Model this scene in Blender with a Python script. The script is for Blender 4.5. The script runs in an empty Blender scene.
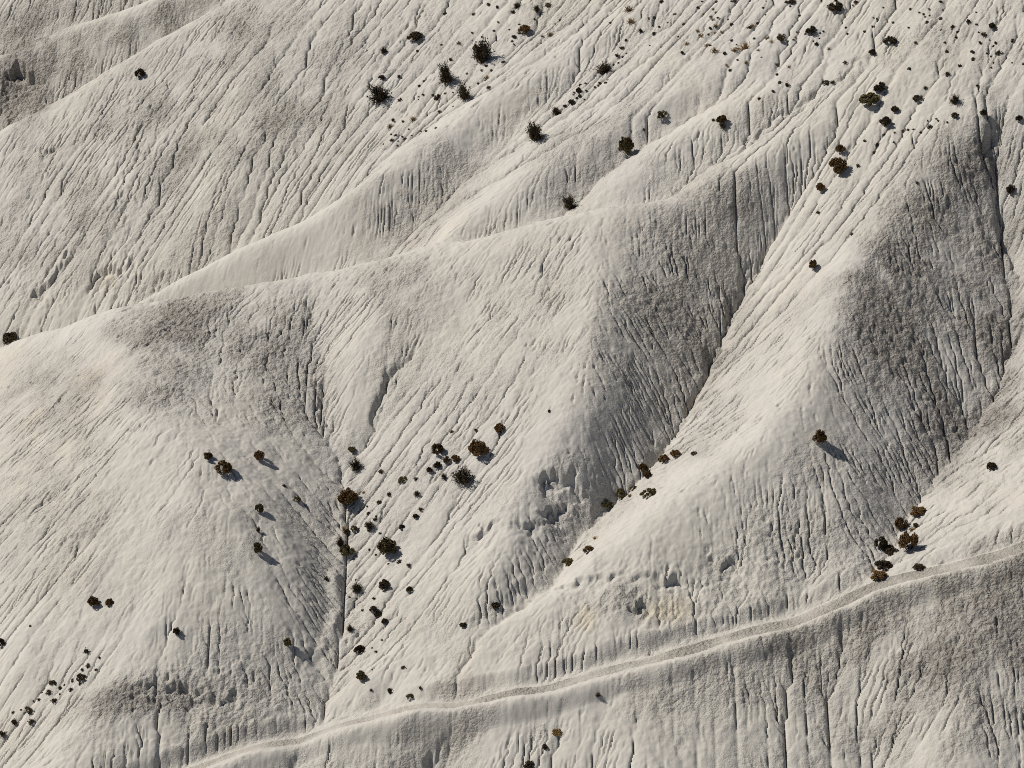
import bpy, math, random, time
import numpy as np
from mathutils import Vector

T0 = time.time()
random.seed(7)
rng = np.random.default_rng(11)
sc = bpy.context.scene

# ------------------------------------------------------------------ camera
PITCH = math.radians(22.0)
DIST = 220.0
FPX = DIST / 0.078                       # focal length in pixels
FWD = np.array([0.0, math.cos(PITCH), -math.sin(PITCH)])
UPV = np.array([0.0, math.sin(PITCH), math.cos(PITCH)])
RGT = np.array([1.0, 0.0, 0.0])
CAM = -FWD * DIST
cd = bpy.data.cameras.new("camera"); cam = bpy.data.objects.new("camera", cd)
sc.collection.objects.link(cam); sc.camera = cam
cam.location = CAM; cam.rotation_euler = (math.pi / 2 - PITCH, 0, 0)
cd.sensor_width = 36.0; cd.lens = 36.0 * FPX / 1024.0
cd.clip_start = 1.0; cd.clip_end = 6000.0

# ------------------------------------------------------------------ sky and sun
SUN_EL, SUN_AZ = math.radians(46.0), math.radians(-78.0)   # azimuth from +Y towards +X: sun on the left, a little behind the hill
S = Vector((math.sin(SUN_AZ) * math.cos(SUN_EL), math.cos(SUN_AZ) * math.cos(SUN_EL), math.sin(SUN_EL)))
w = bpy.data.worlds.new("World"); sc.world = w; w.use_nodes = True
nt = w.node_tree; bg = nt.nodes["Background"]
sky = nt.nodes.new("ShaderNodeTexSky"); sky.sky_type = 'NISHITA'; sky.sun_disc = False
sky.sun_elevation = SUN_EL; sky.sun_rotation = SUN_AZ; sky.altitude = 1800; sky.dust_density = 3.0; sky.air_density = 0.8; sky.ozone_density = 0.5
nt.links.new(sky.outputs[0], bg.inputs[0]); bg.inputs[1].default_value = 0.05
sd = bpy.data.lights.new("sun", 'SUN'); so = bpy.data.objects.new("sun", sd); sc.collection.objects.link(so)
sd.energy = 4.6; sd.angle = math.radians(0.53); sd.color = (1.0, 0.95, 0.875)
so.rotation_euler = S.to_track_quat('Z', 'Y').to_euler(); so.location = (-60, 10, 90)
sc.cycles.use_denoising = False; sc.cycles.filter_width = 0.9
sc.view_settings.view_transform = 'Standard'; sc.view_settings.look = 'None'
sc.view_settings.exposure = -0.13; sc.view_settings.gamma = 1.0; sc.view_settings.use_curve_mapping = False

# ------------------------------------------------------------------ terrain: skeleton of ridges and gullies
# a point is (pixel x, pixel y, metres above the mean slope of the hill); the pixel gives the direction, the mean slope and the
# height over it give the distance
GY = 0.42
DX = 0.086
X0, X1, Y0, Y1 = -54.0, 52.0, -44.0, 86.0
NX, NY = 3 * int((X1 - X0) / DX / 3) + 1, 3 * int((Y1 - Y0) / DX / 3) + 1
X1, Y1 = X0 + (NX - 1) * DX, Y0 + (NY - 1) * DX

def base(x, y):
    """mean slope: falls towards the camera, and to the left more and more strongly higher up"""
    u = np.clip((np.asarray(y) + 15.0) / 45.0, 0, 1); u = u * u * (3 - 2 * u)
    return GY * y + (0.13 + 0.22 * u) * np.asarray(x)

def pix_dir(px, py):
    return FWD + (px - 512) / FPX * RGT - (py - 384) / FPX * UPV

def at(px, py, h):
    d = pix_dir(px, py); a, b = 100.0, 420.0
    for _ in range(40):
        t = 0.5 * (a + b); P = CAM + t * d
        if P[2] > base(P[0], P[1]) + h: a = t
        else: b = t
    return CAM + a * d

TRAIL = [(1140, 506, 2.0), (1080, 527, 1.4), (1024, 546, .95), (966, 561, .4), (898, 579, -.3), (860, 592, -.6), (814, 610, -.8), (750, 632, -.9), (684, 652, -.9), (609, 671, -.9), (541, 689, -1.0), (474, 699, -1.2), (407, 705, -1.5), (340, 719, -1.9), (296, 732, -2.1), (235, 753, -2.3), (198, 767, -2.4), (110, 802, -2.7)]
LINES = [
    # --- trail bench and the slope in front of it
    TRAIL,
    [(560, 704, -1.3), (610, 728, -1.5), (645, 760, -1.9), (665, 800, -2.4)],
    [(480, 716, -1.9), (455, 742, -3.1), (438, 770, -4.2), (425, 810, -5.2)],
    [(370, 728, -2.1), (360, 752, -2.6), (345, 780, -3.2), (330, 830, -4)],
    [(790, 660, -1.8), (840, 705, -3.0), (868, 745, -4.1), (878, 800, -5.2)],
    [(1000, 585, .1), (985, 640, -.6), (965, 700, -1.6), (950, 760, -2.6), (940, 810, -3.4)],
    [(1085, 560, .2), (1080, 640, -1.6), (1065, 720, -3.2), (1050, 800, -4.4)],
    [(560, 870, -4.8), (700, 870, -4.8), (850, 870, -5.6), (1000, 870, -5), (1100, 870, -5.6)],
    # --- spur on the right with the dark flank
    [(1085, 40, 1.6), (1030, 85, 1.6), (985, 118, 1.7), (950, 140, 2.0), (905, 185, 2.4), (870, 240, 2.8), (845, 300, 3.0), (825, 350, 3.0), (800, 400, 2.9), (765, 438, 2.6), (715, 475, 2.3), (660, 512, 1.5), (605, 545, .9), (560, 573, .4), (500, 609, -.1), (450, 643, -.7), (400, 672, -1.2), (355, 694, -2.0)],
    [(800, 400, 2.9), (790, 450, 2.1), (770, 500, 1.3), (745, 550, .4), (715, 600, -.5), (690, 640, -1.0)],
    [(660, 512, 1.5), (650, 545, 1.1), (625, 580, .8), (600, 620, -.1), (575, 660, -.9)],
    [(850, 470, .9), (840, 520, .0), (815, 570, -1.0), (790, 612, -1.4)],
    # gully right of it
    [(1010, 85, 1.1), (996, 150, -.2), (1004, 210, -1.6), (1014, 270, -2.6), (1016, 340, -3.2), (998, 390, -3.2), (965, 440, -3.0), (930, 482, -2.7), (905, 522, -2.3), (885, 560, -1.7), (868, 586, -1.1)],
    [(1130, 60, 2.2), (1110, 150, 1.8), (1120, 300, 1.6), (1120, 400, 1.8), (1100, 460, 1.8), (1060, 510, 1.6), (1030, 540, 1.0)],
    # gully left of it
    [(840, 130, 1.2), (806, 172, .6), (781, 215, -.4), (762, 260, -1.2), (742, 300, -1.8), (719, 345, -2.1), (701, 385, -2.0), (671, 435, -1.9), (640, 475, -1.6), (606, 505, -1.7), (578, 534, -1.4), (556, 592, -1.5), (500, 630, -1.8), (450, 662, -2.2), (400, 690, -2.6), (340, 722, -3.0)],
    # --- middle spur
    [(1100, -40, 1), (1010, 5, 1), (940, 40, 1.1), (870, 85, 1.4), (800, 135, 2.0), (760, 160, 2.6), (700, 182, 3.2), (650, 194, 3.7), (600, 204, 3.8)],
    [(600, 204, 3.8), (602, 240, 3.7), (606, 290, 3.6), (602, 340, 3.2), (588, 390, 2.7), (562, 440, 2.1), (538, 480, 1.6), (515, 530, .9), (494, 580, .2), (470, 622, -.9), (440, 652, -2.0)],
    [(585, 420, 2.2), (590, 470, .9), (575, 510, -.4)],
    # crest from the middle spur over to the left spur
    [(600, 204, 3.8), (520, 224, 3.5), (430, 246, 3.0), (370, 258, 3.0), (300, 268, 3.0), (200, 288, 3.4), (140, 298, 3.7), (105, 305, 3.8)],
    [(105, 305, 3.8), (60, 321, 2.6), (0, 341, 1.0), (-60, 362, -.8)],
    # left spur going down
    [(105, 305, 3.8), (118, 345, 3.8), (140, 400, 3.5), (165, 455, 3.1), (188, 510, 2.4), (188, 560, 1.7), (175, 610, 1.0), (150, 665, .2), (110, 720, -.4), (60, 775, -1.2), (0, 830, -2)],
    [(165, 455, 3.1), (225, 478, 2.6), (262, 520, 1.8), (285, 580, .3), (300, 640, -1.4), (305, 690, -2.5)],
    [(-70, 440, -3.0), (-70, 600, -4.4), (-60, 720, -5.2), (-40, 830, -6)],
    [(60, 420, 1.5), (40, 500, .0), (30, 600, -1.2), (10, 700, -2.4)],
    # gully between left and middle spur, and its branch
    [(312, 282, 2.6), (316, 320, 1.6), (318, 350, 1.0), (322, 385, .1), (333, 422, -.9), (345, 456, -1.8), (345, 478, -2.1), (353, 502, -2.4), (344, 530, -2.7), (350, 560, -2.9), (342, 590, -3.1), (348, 618, -3.2), (336, 645, -3.2), (338, 668, -3.2), (324, 700, -3.0), (312, 726, -2.9), (290, 770, -3.4)],
    [(450, 280, 2.7), (425, 330, 1.7), (400, 380, .5), (375, 425, -.6), (352, 455, -1.7)],
    [(395, 256, 3.1), (382, 300, 2.6), (365, 350, 1.6), (352, 400, .5), (344, 438, -.7)],
    # --- behind the crest: hidden hollow, then two ribs
    [(-60, 402, -6.5), (0, 382, -6), (60, 362, -5.4), (110, 345, -4.8), (200, 324, -4.0), (300, 298, -2.8), (390, 270, -1.2), (440, 254, .2)],
    [(60, 325, -3.0), (110, 302, -1.3), (160, 275, .0), (215, 248, 1.0), (280, 220, 2.0), (340, 192, 2.6), (400, 160, 2.9), (470, 112, 2.6), (540, 70, 2.1), (620, 20, 1.7), (690, -25, 1.7)],
    [(410, 248, 1.7), (450, 224, 2.3), (500, 194, 2.7), (560, 160, 2.7), (640, 118, 2.4), (720, 80, 1.9), (820, 40, 1.1), (910, -5, 1)],
    [(380, 256, -1.2), (410, 226, -.5), (440, 199, .0), (480, 159, .4), (530, 114, .8), (590, 67, 1.0), (680, 10, 1.2)],
    [(600, 190, 2.0), (622, 172, 2.5), (650, 150, 2.6), (700, 120, 2.4), (780, 85, 1.9)],
    [(470, 244, .9), (520, 235, .7), (570, 220, .6), (625, 208, 1.2), (680, 196, 1.6)],
    [(565, 212, .5), (597, 183, .7), (640, 146, .8), (700, 106, .9), (780, 62, 1.1)],
    [(650, 202, 1.3), (700, 168, 1.2), (760, 127, .9), (830, 85, 1.0), (900, 50, .8)],
    # hollow behind the first rib, big face on the left, its crest
    [(10, 352, -5.8), (60, 340, -5.4), (110, 328, -4.9), (215, 276, -3.5), (300, 236, -2.4), (345, 206, -1.2), (380, 165, .6), (430, 120, .9), (490, 65, 1.1), (560, 10, 1.2)],
    [(-70, 168, .6), (0, 128, 1.4), (80, 84, 2.0), (150, 43, 2.4), (220, 1, 2.8), (300, -45, 3.0)],
    [(110, 140, 1.0), (120, 200, -.4), (90, 260, -2.0), (40, 310, -3.6)],
    [(260, 60, 2.2), (240, 130, 1.0), (215, 190, -.2), (180, 250, -1.8)],
    [(180, 140, .5), (160, 210, -1.1), (130, 275, -2.6)],
    [(20, 180, .0), (-10, 250, -2.4), (-40, 310, -4.4)],
    # far hills in the top left corner
    [(-70, 190, -6.5), (0, 152, -6), (80, 108, -5.4), (150, 68, -4.8), (220, 26, -4.2), (300, -20, -3.6)],
    [(-70, 78, -1.8), (0, 50, -1.6), (40, 34, -1.4), (80, 18, -1.2), (135, 4, -1.1), (200, -30, -1.0)],
    [(-70, 100, -6.5), (0, 66, -6.2), (80, 36, -6), (160, 8, -6), (240, -20, -6)],
    [(-70, 20, -4), (0, -20, -3), (120, -50, -2)],
    [(300, -90, 3), (500, -90, 2.5), (700, -90, 2), (900, -90, 1.5), (1100, -90, 1.5)],
]

def dense(line, step=3.0):
    out = []
    for a, b in zip(line[:-1], line[1:]):
        n = max(2, int(math.hypot(b[0] - a[0], b[1] - a[1]) / step))
        for i in range(n):
            u = i / n
            out.append([a[k] + (b[k] - a[k]) * u for k in range(3)])
    out.append(list(line[-1]))
    return out

CP = np.array([list(at(*p)) for ln in LINES for p in dense(ln)])
CH = CP[:, 2] - base(CP[:, 0], CP[:, 1])
print('cp range', CP.min(0), CP.max(0))

def blur(a, s):
    """gaussian blur, s in cells"""
    p = int(3 * s) + 1
    b = np.pad(a, p, mode='edge')
    fy = np.fft.fftfreq(b.shape[0])[:, None]; fx = np.fft.rfftfreq(b.shape[1])[None, :]
    b = np.fft.irfft2(np.fft.rfft2(b) * np.exp(-2 * (math.pi * s) ** 2 * (fx * fx + fy * fy)), s=b.shape)
    return b[p:-p, p:-p]

def noise(shape, s, seed, oct=1, gain=0.5):
    """smooth noise of unit deviation, s = feature size in cells"""
    r = np.random.default_rng(seed); out = np.zeros(shape); a = 1.0
    for k in range(oct):
        n = r.standard_normal(shape)
        n = blur(n, s); n /= n.std()
        out += a * n; a *= gain; s /= 2
        if s < .5: break
    return out / out.std()

def resize(a, ny, nx):
    yy = np.linspace(0, a.shape[0] - 1, ny); xx = np.linspace(0, a.shape[1] - 1, nx)
    y0 = np.minimum(yy.astype(int), a.shape[0] - 2); x0 = np.minimum(xx.astype(int), a.shape[1] - 2)
    fy = (yy - y0)[:, None]; fx = (xx - x0)[None, :]
    r0 = a[y0]; r1 = a[y0 + 1]; r = r0 * (1 - fy) + r1 * fy
    return r[:, x0] * (1 - fx) + r[:, x0 + 1] * fx

def membrane():
    h = None
    for d, iters in ((4.0, 300), (2.0, 300), (1.0, 300), (0.5, 300)):
        nx, ny = int(round((X1 - X0) / d)) + 1, int(round((Y1 - Y0) / d)) + 1
        h = np.zeros((ny, nx)) if h is None else resize(h, ny, nx)
        ix = np.rint((CP[:, 0] - X0) / d).astype(int); iy = np.rint((CP[:, 1] - Y0) / d).astype(int)
        ok = (ix >= 0) & (ix < nx) & (iy >= 0) & (iy < ny)
        key = iy[ok] * nx + ix[ok]
        cnt = np.bincount(key, minlength=nx * ny).reshape(ny, nx)
        val = np.bincount(key, CH[ok], minlength=nx * ny).reshape(ny, nx) / np.maximum(cnt, 1)
        m = cnt > 0
        for _ in range(iters):
            h[m] = val[m]
            p = np.pad(h, 1, mode='edge')
            h = (p[:-2, 1:-1] + p[2:, 1:-1] + p[1:-1, :-2] + p[1:-1, 2:]) * 0.25
        h[m] = val[m]
    return h

hm = membrane()
# round the crests, keep the gullies sharp
hs = blur(hm, 1.6)
lap = blur(hm, 1.5) - hm
wconv = np.clip((hm - hs) / 0.12, 0, 1)
hs2 = blur(hm, 5.0)                                    # the left spur is broader and rounder
cL = at(190, 540, 2.0); gX, gY = np.meshgrid(np.linspace(X0, X1, hm.shape[1]), np.linspace(Y0, Y1, hm.shape[0]))
wl = np.exp(-(((gX - cL[0]) / 9) ** 2 + ((gY - cL[1]) / 14) ** 2)); hs = hs * (1 - wl) + hs2 * wl
hm = hm * (1 - wconv) + hs * wconv
hm = blur(hm, 0.9)

xs = X0 + DX * np.arange(NX); ys = Y0 + DX * np.arange(NY)

def flow(z, d, r):
    """steepest neighbour with random diagonal weight, and the number of cells draining through each cell"""
    ny, nx = z.shape
    best = np.zeros((ny, nx), np.float32); rec = np.full((ny, nx), ny * nx, np.int64)
    zp = np.pad(z, 1, mode='constant', constant_values=1e9).astype(np.float32)
    idx = np.arange(ny * nx).reshape(ny, nx)
    rd = (1.0 / (2.0 - r.random((ny, nx), dtype=np.float32))).astype(np.float32)
    zf = z.astype(np.float32)
    for oy in (-1, 0, 1):
        for ox in (-1, 0, 1):
            if not (ox or oy): continue
            s = zf - zp[1 + oy:1 + oy + ny, 1 + ox:1 + ox + nx]
            if ox and oy: s = s * rd
            m = s > best
            best[m] = s[m]; rec[m] = (idx + oy * nx + ox)[m]
    rec = np.append(rec.ravel(), ny * nx)
    A = np.ones(ny * nx + 1)
    A[-1] = 0
    for k in range(10):
        add = np.bincount(rec, A, minlength=ny * nx + 1)
        A = A + add; A[-1] = 0
        rec = rec[rec]
    return best / d, A[:-1].reshape(ny, nx)

def erode(z, d, n, K, D, cap, seed, mask=None, Ac=0.0):
    r = np.random.default_rng(seed)
    for i in range(n):
        s, A = flow(z, d, r)
        dz = K * np.maximum(np.sqrt(A * d * d) - Ac, 0) * s
        if mask is not None: dz = dz * mask
        dz = np.minimum(dz, np.minimum(cap, 0.6 * s * d + .004))
        z = z - dz
        p = np.pad(z, 1, mode='edge')
        z = z + D * (p[:-2, 1:-1] + p[2:, 1:-1] + p[1:-1, :-2] + p[1:-1, 2:] - 4 * z)
    return z

def plane(nx, ny):
    return base(np.linspace(X0, X1, nx)[None, :], np.linspace(Y0, Y1, ny)[:, None])

print('membrane', time.time() - T0)
# medium gullies at 0.3 m, then rills at 0.1 m
n3x, n3y = (NX - 1) // 3 + 1, (NY - 1) // 3 + 1
z3 = resize(hm, n3y, n3x) + plane(n3x, n3y)
z3 += 0.10 * noise(z3.shape, 8, 1, 3) + 0.025 * noise(z3.shape, 1.5, 2)
z3 = erode(z3, 0.3, 10, 0.012, 0.06, 0.05, 3, Ac=1.3)
print('erode 0.3', time.time() - T0)
Z = resize(z3 - plane(n3x, n3y), NY, NX) + plane(NX, NY)
XX, YY = np.meshgrid(xs, ys)

def zat(x, y, z=None):
    z = Z if z is None else z
    fx = np.clip((np.asarray(x) - X0) / DX, 0, NX - 1.001); fy = np.clip((np.asarray(y) - Y0) / DX, 0, NY - 1.001)
    i = fx.astype(int); j = fy.astype(int); u = fx - i; v = fy - j
    return (z[j, i] * (1 - u) + z[j, i + 1] * u) * (1 - v) + (z[j + 1, i] * (1 - u) + z[j + 1, i + 1] * u) * v

TT = np.arange(160.0, 340.0, 0.08)
def hit(px, py):
    """where the view ray through a pixel meets the ground"""
    d = pix_dir(px, py); P = CAM[None, :] + TT[:, None] * d[None, :]
    k = np.nonzero(P[:, 2] < zat(P[:, 0], P[:, 1]))[0]
    return P[k[0]] if len(k) else P[-1]

# the trail: a bench about two metres wide with a low bank of loose clay on either side
TP = np.array([list(at(*p)) for p in dense(TRAIL, 2.0)])
kz = np.hanning(25); kz /= kz.sum()
TP[:, 2] = np.convolve(np.pad(zat(TP[:, 0], TP[:, 1]), 12, mode='edge'), kz, mode='valid')
TP[:, 1] = np.convolve(np.pad(TP[:, 1], 12, mode='edge'), kz, mode='valid')
tdist = np.full(Z.shape, 99.0); tz = np.zeros(Z.shape); tu = np.zeros(Z.shape); tside = np.zeros(Z.shape)
ylo = np.interp(xs, TP[::-1, 0], TP[::-1, 1]); near = np.abs(YY - ylo[None, :]) < 8.0
near &= (XX > TP[:, 0].min()) & (XX < TP[:, 0].max())
pi, pj = np.nonzero(near); best = np.full(len(pi), 1e9); bk = np.zeros(len(pi), int)
px_, py_ = XX[pi, pj], YY[pi, pj]
for k in range(len(TP)):
    d2 = (px_ - TP[k, 0]) ** 2 + (py_ - TP[k, 1]) ** 2
    m = d2 < best; best[m] = d2[m]; bk[m] = k
tdist[pi, pj] = np.sqrt(best); tz[pi, pj] = TP[bk, 2]; tu[pi, pj] = bk / len(TP); tside[pi, pj] = np.sign(py_ - TP[bk, 1])
wob = noise(Z.shape, 9, 21, 2)
hw = 0.36 + 0.40 * np.clip(1.25 - 1.7 * tu, 0, 1) + 0.06 * wob + .06 * noise(Z.shape, 30, 23)
bank = 0.012 * np.exp(-((tdist - hw - 0.32) / 0.24) ** 2) * (0.7 + 0.5 * noise(Z.shape, 5, 22)) * np.where(tside > 0, 1.35, 0.7)
prof = tz - 0.008 * np.cos(tdist / np.maximum(hw, .1) * math.pi * 1.5) * (tdist < hw) + bank
blend = np.clip((hw + 1.5 - tdist) / 1.2, 0, 1); blend = blend * blend * (3 - 2 * blend)
Z = Z * (1 - blend) + prof * blend
trail_mask = tdist < hw
rough = np.ones(Z.shape); soft_trail = np.clip((hw + 0.4 - tdist) / 0.4, 0, 1)

# patches of lumpy dark crust, some of it painted-in dimming, and of crumbling clay faces (pixel, radius in pixels, angle, strength) laid on the ground
def patches(lst):
    out = np.zeros(Z.shape)
    for (px, py, ra, rb, ang, st) in lst:
        c = hit(px, py)
        ca, sa = math.cos(math.radians(ang)), math.sin(math.radians(ang))
        e1 = hit(px + ra * ca, py - ra * sa) - c; e2 = hit(px + rb * sa, py + rb * ca) - c
        M = np.array([[e1[0], e2[0]], [e1[1], e2[1]]])
        if abs(np.linalg.det(M)) < 1e-3: continue
        I = np.linalg.inv(M); dx, dy = XX - c[0], YY - c[1]
        q = (I[0, 0] * dx + I[0, 1] * dy) ** 2 + (I[1, 0] * dx + I[1, 1] * dy) ** 2
        out = np.maximum(out, st * np.exp(-0.8 * q ** 1.5))
    return out
warp = noise(Z.shape, 14, 31, 4, .6)
crust_and_dimming = patches([
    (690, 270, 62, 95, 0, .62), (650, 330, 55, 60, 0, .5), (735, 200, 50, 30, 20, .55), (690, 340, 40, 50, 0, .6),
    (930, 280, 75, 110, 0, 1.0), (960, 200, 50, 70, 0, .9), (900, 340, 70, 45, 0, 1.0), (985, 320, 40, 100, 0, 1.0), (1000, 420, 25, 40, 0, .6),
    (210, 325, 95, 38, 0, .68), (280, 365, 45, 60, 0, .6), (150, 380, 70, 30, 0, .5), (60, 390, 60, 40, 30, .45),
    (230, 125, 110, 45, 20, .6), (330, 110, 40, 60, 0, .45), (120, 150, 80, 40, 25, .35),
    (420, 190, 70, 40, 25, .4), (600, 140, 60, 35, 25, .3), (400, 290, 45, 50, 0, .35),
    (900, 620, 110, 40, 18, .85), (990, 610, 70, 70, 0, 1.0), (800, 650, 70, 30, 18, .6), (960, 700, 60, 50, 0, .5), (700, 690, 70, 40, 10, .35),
    (440, 735, 60, 35, 60, .35), (240, 700, 70, 60, 0, .22), (960, 60, 60, 40, 10, .3), (60, 62, 70, 26, 27, 1.0), (30, 95, 50, 20, 30, 1.0), (140, 28, 60, 16, 27, 1.0), (190, 8, 40, 12, 27, .9), (30, 20, 60, 20, 20, .7), (940, 640, 110, 60, 15, .9), (860, 700, 90, 60, 10, .55), (900, 300, 60, 90, 0, 1.0), (950, 420, 40, 60, 0, .7), (60, 220, 90, 60, 25, .4), (150, 110, 120, 50, 27, .4), (260, 40, 70, 60, 0, .3), (160, 220, 80, 50, 25, .25), (60, 500, 70, 120, 0, .25), (150, 690, 60, 22, 0, .8), (565, 500, 35, 40, 0, .5), (630, 598, 40, 20, 0, .4), (40, 450, 60, 80, 0, .3), (700, 420, 40, 40, 0, .4), (840, 480, 60, 60, 0, .3), (330, 60, 60, 60, 0, .25)])  # far hills, left slopes, front right: dimmer corners partly painted in as crust colour
crust_and_dimming = np.clip(crust_and_dimming * (1 + 0.35 * warp) + 0.06 * warp, 0, 1)
crumble = patches([
    (565, 500, 45, 50, 0, 1.0), (520, 560, 40, 40, 0, .6), (620, 585, 55, 30, 0, 1.0), (690, 600, 60, 40, 0, .9), (770, 570, 60, 50, 0, .8), (570, 625, 50, 30, 20, .6),
    (160, 685, 40, 22, 0, 1.0), (230, 690, 60, 50, 0, .8), (120, 740, 60, 30, 0, .5), (300, 640, 30, 60, 0, .5), (70, 275, 60, 35, 35, .9), (140, 285, 50, 25, 25, .8), (20, 250, 30, 50, 0, .7),
    (20, 85, 40, 25, 0, 1.0), (850, 540, 50, 50, 0, .5), (60, 505, 50, 22, 20, .45), (100, 530, 60, 18, 25, .5), (450, 745, 40, 25, 45, .6)])
crumble = np.clip(crumble * (1 + 0.4 * noise(Z.shape, 10, 33, 3)), 0, 1.2) * (tdist > hw + .5)
ochre = np.clip(patches([(585, 618, 10, 14, 0, .3), (672, 608, 22, 14, 0, .32), (95, 285, 24, 12, 30, .14), (60, 410, 60, 30, 40, .12)]) * (1 + .6 * noise(Z.shape, 8, 35, 3)), 0, 1)
smoothz = patches([(90, 600, 110, 80, 0, .9), (540, 450, 45, 35, 0, .8), (640, 545, 90, 30, 30, .7), (250, 480, 60, 40, 0, .6), (800, 430, 60, 40, 0, .6), (240, 250, 90, 16, 27, .8), (120, 330, 40, 25, 0, .5), (60, 60, 100, 30, 25, .6), (990, 500, 70, 30, 35, .3), (280, 600, 60, 80, 0, .5), (900, 90, 90, 40, 25, .9), (800, 60, 90, 50, 25, .5), (700, 70, 80, 40, 25, .45), (760, 140, 60, 25, 25, .6), (640, 205, 60, 14, 10, .8), (850, 250, 22, 90, 0, .5), (470, 215, 60, 16, 25, .6), (400, 560, 50, 70, 20, .45), (480, 670, 90, 25, 15, .5), (980, 470, 40, 60, 40, .5)])

patchy = np.clip(0.62 + 0.55 * noise(Z.shape, 26, 41, 4, .65), 0.06, 1.6)
kmask = patchy * np.clip(.72 + .55 * noise(Z.shape, 7, 43, 3, .6), .05, 1.6) * (1 - 0.85 * smoothz) * (1 - 0.6 * np.clip(crust_and_dimming, 0, 1)) * (1 - soft_trail)
Z += 0.026 * noise(Z.shape, 5, 4, 4, .75) * (1 - soft_trail) + 0.010 * noise(Z.shape, 1.2, 5) * (1 - soft_trail)
# crumbling faces: knobbly clay with small scarps, each scarp a wandering line with the ground dropped below it
Z -= np.clip(crumble, 0, 1) * 0.06 * np.abs(noise(Z.shape, 4.5, 52, 4, .8))
wn1, wn2, wn3 = noise(Z.shape, 5, 55, 3, .6), noise(Z.shape, 16, 56, 2), noise(Z.shape, 1.5, 57)
def line_field(pts, reach):
    P = np.array([hit(*q) for q in pts])[:, :2]
    lo, hi = P.min(0) - reach, P.max(0) + reach
    i0, i1 = np.clip(((lo[0] - X0) / DX, (hi[0] - X0) / DX), 0, NX - 1).astype(int); j0, j1 = np.clip(((lo[1] - Y0) / DX, (hi[1] - Y0) / DX), 0, NY - 1).astype(int)
    sl = (slice(j0, j1 + 1), slice(i0, i1 + 1)); X, Y = XX[sl], YY[sl]
    bd = np.full(X.shape, 1e9); sg = np.zeros(X.shape); cs = np.zeros(X.shape); uu = np.zeros(X.shape); n_ = len(P) - 1
    for k, (a_, b_) in enumerate(zip(P[:-1], P[1:])):
        ab = b_ - a_; L2 = float(ab @ ab) + 1e-9
        t = np.clip(((X - a_[0]) * ab[0] + (Y - a_[1]) * ab[1]) / L2, 0, 1)
        dx, dy = X - a_[0] - t * ab[0], Y - a_[1] - t * ab[1]; d = np.hypot(dx, dy); m = d < bd
        cs[m] = np.sign(ab[0] * dy - ab[1] * dx)[m]; bd[m] = d[m]; uu[m] = ((k + t) / n_)[m]
        gx_, gy_ = np.gradient(ZB[sl], DX, axis=1), np.gradient(ZB[sl], DX, axis=0)
        sg[m] = np.sign(-(gx_ * dx + gy_ * dy))[m]
    return sl, bd, sg, uu, cs
ZB = blur(Z, 6)
SCARPS = [([(545, 592), (575, 582), (605, 577), (640, 571), (675, 571), (705, 588)], .5, 1.8), ([(622, 605), (640, 600), (655, 612)], .7, 1.2),
    ([(532, 470), (552, 466), (575, 474), (592, 486)], .7, 1.6), ([(540, 515), (556, 500), (570, 508)], .6, 1.2), ([(465, 532), (490, 526), (520, 523), (545, 530)], .45, 1.2),
    ([(128, 684), (150, 675), (176, 681), (208, 683)], .8, 1.3), ([(95, 700), (130, 694), (165, 702)], .5, 1.2), ([(190, 700), (225, 690), (250, 700)], .4, 1.2),
    ([(30, 300), (50, 275), (75, 246)], .8, 1.2), ([(85, 285), (110, 268), (150, 262)], .6, 1.1), ([(135, 292), (160, 275), (180, 270)], .5, 1.0),
    ([(4, 70), (20, 64), (34, 68), (48, 82)], 1.4, 3.0), ([(40, 150), (60, 140)], .3, 1), ([(700, 548), (735, 560), (770, 585)], .4, 1.0), ([(760, 520), (790, 545), (800, 575)], .35, 1.0),
    ([(60, 538), (95, 522), (130, 505)], .35, 1.0), ([(20, 520), (45, 500), (60, 488)], .3, .9), ([(420, 760), (440, 745), (455, 728)], .6, 1.2), ([(280, 690), (300, 668), (318, 655)], .5, 1.0)]
for pts, amp, fall in SCARPS:
    sl, bd, sg, uu, cs = line_field(pts, 4.0)
    d = bd * sg + .30 * wn1[sl] + .10 * wn3[sl]; end = np.clip(np.minimum(uu, 1 - uu) * 5, 0, 1)
    Z[sl] -= 1.35 * amp * end * np.clip(.75 + .5 * wn2[sl], .1, 1.4) * np.clip(d / .22, 0, 1) * np.exp(-np.maximum(d, 0) / fall) * (bd < 3.9)
Z = erode(Z, DX, 14, 0.033, 0.004, 0.026, 6, mask=kmask, Ac=0.34)
# incised beds of the main gullies
BEDS = [([(806, 172), (781, 215), (762, 258), (742, 300), (719, 345), (701, 385), (671, 435), (640, 475), (606, 505), (580, 532)], .55, .35),
    ([(1004, 100), (996, 150), (1004, 210), (1013, 265), (1016, 335), (1006, 372)], .45, .3),
    ([(312, 300), (316, 335), (322, 385), (333, 422), (345, 456)], .3, .35),
    ([(345, 456), (345, 478), (353, 502), (344, 530), (350, 560), (342, 590), (348, 618), (336, 645), (338, 668), (324, 698)], -.32, .75),
    ([(425, 330), (400, 378), (375, 424), (354, 454)], .35, .3), ([(870, 60), (835, 82), (800, 105), (765, 130), (740, 155)], .3, .22), ([(470, 632), (500, 612), (540, 588)], .4, .4)]
for pts, amp, wid in BEDS:
    sl, bd, sg, uu, cs = line_field(pts, 3.0)
    Z[sl] -= amp * np.clip(.8 + .4 * wn2[sl], .1, 1.4) * np.clip(np.minimum(uu, 1 - uu) * 8, 0, 1) * np.exp(-((bd * cs + .35 * wn2[sl] + .2 * wn1[sl]) / wid) ** 2) * (1 - soft_trail[sl])
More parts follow.
